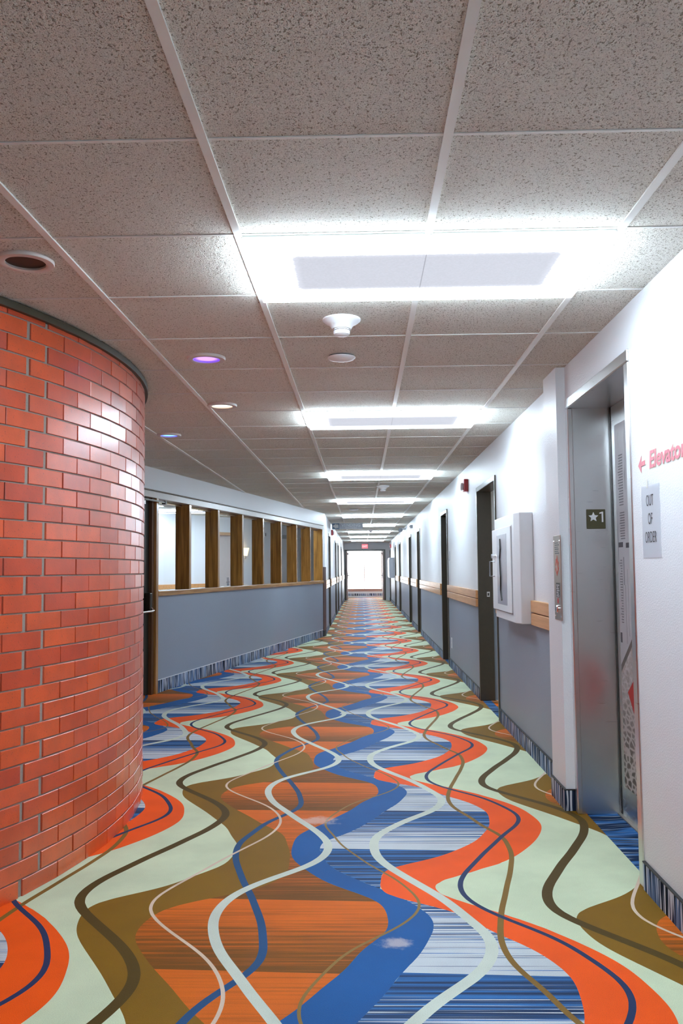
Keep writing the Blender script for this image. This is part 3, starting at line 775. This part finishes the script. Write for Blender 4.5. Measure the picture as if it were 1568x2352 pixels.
# outlet and room plates
ol = thing('wall_outlet', 'white electrical outlet low on the grey part of right wall', 'outlet', (XF, 10.90, .325))
obj('cover_plate', bevel(boxes([(-.007, 0, -.045, .045, -.066, .066)]), .002, 1), M_WHITE, ol)
for z in (-.025, .025): obj('socket', boxes([(-.0085, -.007, -.016, .016, z-.014, z+.014)]), plain('socket_white', (.6, .6, .62), .4), ol)
def plate(y, lab):
    r = thing('room_plate', lab, 'sign', (XF, y, 1.42), 0, 'small room plates beside doorways')
    obj('plate', bevel(boxes([(-.006, 0, -.05, .05, -.06, .06)]), .002, 1), plain('pale_plate', (.55, .56, .62), .4), r)
    obj('numeral', on(text_bm('1', .05, .0005), M_R, (-.0068, 0, -.015)), plain('plate_ink', (.35, .36, .42), .5), r)
def plate_plain(y, lab):
    r = tag(obj('room_plate', bevel(boxes([(-.006, 0, -.05, .05, -.06, .06)]), .002, 1), plain('pale_plate', (.55, .56, .62), .4), loc=(XF, y, 1.42)), lab, 'sign')
plate_plain(11.05, 'small pale room plate on right wall just before the second doorway')

# gadgets high on the right wall
sc_ = thing('security_camera', 'grey security camera bracketed high on the far right wall', 'camera', (XF, 21.9, 2.27))
obj('bracket', boxes([(-.10, 0, -.02, .02, -.01, .03)]), M_WHITE, sc_)
obj('housing', on(lathe([(0, -.10), (.05, -.09), (.055, .08), (.045, .10), (0, .10)], 20, 'Y'), Matrix(), (-.13, 0, -.02)), plain('camera_grey', (.25, .27, .31), .4), sc_, True)
hs_ = thing('motion_sensor', 'small white sensor high on right wall in front of the security camera', 'sensor', (XF, 19.0, 2.20))
obj('housing', bevel(boxes([(-.05, 0, -.10, .10, -.04, .03)]), .008), plain('sensor_white', (.48, .50, .56), .4), hs_)
obj('lens', on(lathe([(0, 0), (.02, 0), (.012, .015), (0, .018)], 16, 'X'), Matrix(), (-.05, 0, 0)), M_CHROME, hs_)

# hanging VENDING sign
vs_ = thing('vending_sign', 'grey VENDING MACHINES sign with white arrow hung from the ceiling', 'sign', (-.29, 19.8, 0))
obj('panel', bevel(boxes([(-.21, .33, -.012, .012, 2.195, H-.001)]), .002, 1), plain('translucent_grey_panel', (.50, .54, .62), .3), vs_)
obj('arrow_box', bevel(boxes([(-.385, -.212, -.02, .02, 2.19, H-.001)]), .003, 1), plain('slate_blue_box', (.15, .23, .35), .3), vs_, label='dark blue end with arrow')
obj('arrow', poly([(-.37, 2.262), (-.29, 2.322), (-.29, 2.30), (-.235, 2.30), (-.235, 2.222), (-.29, 2.222), (-.29, 2.20)], -.0235, -.020, 'Y'), M_WHITE, vs_)
M_LET = plain('pale_letters', (.78, .84, .90), .4)
obj('vending_lettering', on(text_bm('VENDING', .098, .001, .002, 1.02), M_F, (.055, -.0135, 2.248)), M_LET, vs_)
obj('machines_lettering', on(text_bm('MACHINES', .048, .001, .0004, 1.15), M_F, (.055, -.0135, 2.205)), M_LET, vs_)
ex = thing('exit_sign', 'lit red EXIT sign above the end doorway', 'sign', (.14, YE-.002, 2.19))
obj('housing', bevel(boxes([(-.15, .15, -.05, 0, -.10, .10)]), .006), M_WHITE, ex)
me_ = NT('exit_red_glow'); me_.set(col=(.6, .05, .06), rough=.4, emis=(1., .16, .2), es=.55)
obj('sign_face', boxes([(-.12, .12, -.054, -.05, -.085, .085)]), me_.m, ex)
ml2 = NT('exit_letter_glow'); ml2.set(col=(.8, .3, .3), rough=.4, emis=(1., .45, .45), es=.8)
obj('exit_lettering', on(text_bm('EXIT', .11, .001, .002, .9), M_F, (0, -.056, -.038)), ml2.m, ex)

# ================================================================ CEILING FIXTURES
FX, FYD = 2*T-.026, T-.026
def m_rimlight():
    n = NT('glowing_diffuser'); p = n.pos(); s = n.sep(p)
    r_ = .07; hx, hy = FX/2-.105-r_, FYD/2-.080-r_
    ax = n.math('MAXIMUM', n.math('SUBTRACT', n.math('ABSOLUTE', s[0]), hx), 0.)
    ay = n.math('MAXIMUM', n.math('SUBTRACT', n.math('ABSOLUTE', n.math('ADD', s[1], .030)), hy), 0.)
    dd = n.math('SUBTRACT', n.math('SQRT', n.math('ADD', n.math('MULTIPLY', ax, ax), n.math('MULTIPLY', ay, ay))), r_)
    grain = n.noise(p, 110, 2)
    rim = n.ss(n.math('MULTIPLY_ADD', n.math('SUBTRACT', grain, .5), .02, dd), -.05, .03)
    cen = n.math('MULTIPLY', n.ss(dd, -.13, 0., .20, .40), n.ss(grain, .3, .7, .96, 1.04))
    seam = n.math('GREATER_THAN', n.math('ABSOLUTE', s[0]), .0018)
    es = n.math('MULTIPLY', n.math('ADD', cen, n.math('MULTIPLY', rim, RIM)), n.math('MULTIPLY_ADD', seam, .35, .65))
    n.put(n.b.inputs['Emission Color'], n.mix(rim, (.90, .95, 1.08), (.77, .94, 1.09)))
    sd = n.math('LESS_THAN', n.math('ABSOLUTE', n.sep(n.node('ShaderNodeTexCoord').outputs['Normal'])[2]), .5)
    es = n.math('MULTIPLY', es, n.math('MULTIPLY_ADD', sd, .45, 1.))
    n.put(n.b.inputs['Emission Strength'], es)
    return n.set(col=(.1, .1, .1), rough=.6)
M_DIFF = m_rimlight()
G1_ = 'two-by-four lit panels along the corridor ceiling'
def lamp_proto():
    r = thing('ceiling_light', '', 'light', (0, 0, H), 0, G1_)
    obj('housing', boxes([(-FX/2-.004, FX/2+.004, -FYD/2-.004, FYD/2+.004, -.004, .006)]), M_TEE, r)
    bm_ = bevel(boxes([(-FX/2, FX/2, -FYD/2, FYD/2, -.030, -.0045)]), .004, 2)
    obj('diffuser', bm_, M_DIFF, r)
    return r
lp = lamp_proto()
names = ['largest lit ceiling panel, nearest the camera, in front of the smoke detector',
         'second lit ceiling panel, above the height of the wooden columns, beyond the flat disc detector',
         'third lit ceiling panel, just before the second smoke detector',
         'fourth lit ceiling panel, beyond the second smoke detector',
         'fifth lit ceiling panel, just in front of the VENDING sign',
         'sixth lit ceiling panel, partly hidden behind the VENDING sign',
         'seventh lit ceiling panel, beyond the VENDING sign',
         'eighth lit ceiling panel, second from the end doorway',
         'farthest lit ceiling panel, right before the end doorway',
         'added fill panel overhead behind the viewer, out of view']
rows = [1, 6, 12, 18, 24, 30, 36, 42, 48, -4]  # last row is an unseen panel added as fill behind the camera
for i, (k, nm) in enumerate(zip(rows, names)):
    o = lp if i == 0 else copy_tree(lp)
    o.location = (GX+T, GY+(k+.5)*T, H); o['label'] = nm
for k, (x, y, nm) in enumerate(((-3.05, 15.1, 'lit panel inside the room behind the partition, seen through its first openings'),
                             (-1.95, 15.8, 'added fill panel hidden inside the room behind the partition, nearer the corner guard'))):  # second panel is added, hidden by the header, to brighten the room
    o = copy_tree(lp); o.location = (x, y, H); o['label'] = nm; o['group'] = 'panels inside the room'

M_DET = plain('white_detector_plastic', (.90, .91, .92), .4, var=.02)
def detector(x, y, r, lab):
    t = thing('smoke_detector', lab, 'smoke detector', (x, y, H+.006), 0, 'cone smoke detectors on the ceiling')
    obj('base', lathe([(0, 0), (r, 0), (r, -.006), (r*.86, -.016), (r*.62, -.026), (r*.50, -.044), (0, -.044)], 40), M_DET, t, True)
    obj('sensor_head', lathe([(0, -.0445), (r*.42, -.0445), (r*.42, -.052), (r*.44, -.053), (r*.42, -.066), (r*.30, -.072), (0, -.073)], 36), M_DET, t, True)
    obj('vent_slot', lathe([(r*.425, -.049), (r*.43, -.049), (r*.43, -.051), (r*.425, -.051)], 36), M_BLACK, t)
detector(-.075, 3.62, .082, 'cone shaped smoke detector just beyond the nearest lit panel')
detector(.285, 11.03, .085, 'cone shaped smoke detector beyond the third lit panel')
detector(.257, 23.3, .085, 'tiny cone smoke detector beyond the VENDING sign')
def disc(x, y, r, lab):
    t = thing('ceiling_disc', lab, 'ceiling cover', (x, y, H+.006), 0, 'flat round ceiling covers')
    obj('cover', lathe([(0, 0), (r*.9, 0), (r*.9, -.006), (r, -.008), (r, -.011), (r*.9, -.018), (r*.5, -.026), (0, -.028)], 40), M_DET, t, True)
    obj('gasket', lathe([(r*.80, -.001), (r*.92, -.001), (r*.92, -.006), (r*.8, -.006)], 36), plain('dark_gasket', (.12, .13, .12), .6), t)  # dark grey ring around the cover's edge
disc(-.09, 4.25, .070, 'flat white round ceiling cover beyond the nearest smoke detector')
disc(-.13, 15.25, .085, 'flat white round ceiling cover between the fourth and fifth lit panels')
def can(x, y, glow, es, lab):
    t = thing('recessed_downlight', lab, 'light', (x, y, H), 0, 'round recessed downlights')
    R_ = .096
    obj('trim_ring', lathe([(R_, .006), (R_, -.002), (R_*.97, -.007), (R_*.76, -.009), (R_*.70, -.006), (R_*.70, .004)], 56), plain('peach_white_trim', (.70, .64, .60), .4, var=.02), t, True)
    if glow is None: m = plain('dark_can_interior', (.012, .011, .009), .5)
    else:
        nn = NT('coloured_downlight_lens'); pp = nn.pos(); s3 = nn.sep(pp)
        rr_ = nn.math('SQRT', nn.math('ADD', nn.math('MULTIPLY', s3[0], s3[0]), nn.math('MULTIPLY', s3[1], s3[1])))
        nn.put(nn.b.inputs['Emission Color'], nn.mix(nn.ss(rr_, .035, .066), glow[0], glow[1]))
        m = nn.set(col=(.05, .05, .05), rough=.4, es=es)
    obj('lens', lathe([(0, .001), (R_*.70, .001), (R_*.70, .003)], 48), m, t)
can(-1.146, 2.86, None, 0, 'unlit black recessed downlight above the brick wall at left edge')
can(-.772, 4.244, ((.42, .22, 1.0), (.12, .04, .95)), 1.0, 'recessed downlight glowing violet')
can(-.894, 5.48, ((1.0, .93, .78), (.9, .8, .6)), 1.0, 'recessed downlight glowing warm white')
can(-1.507, 6.66, ((.16, .45, 1.0), (.10, .12, .95)), 1.0, 'recessed downlight glowing sky blue, beside the brick wall')
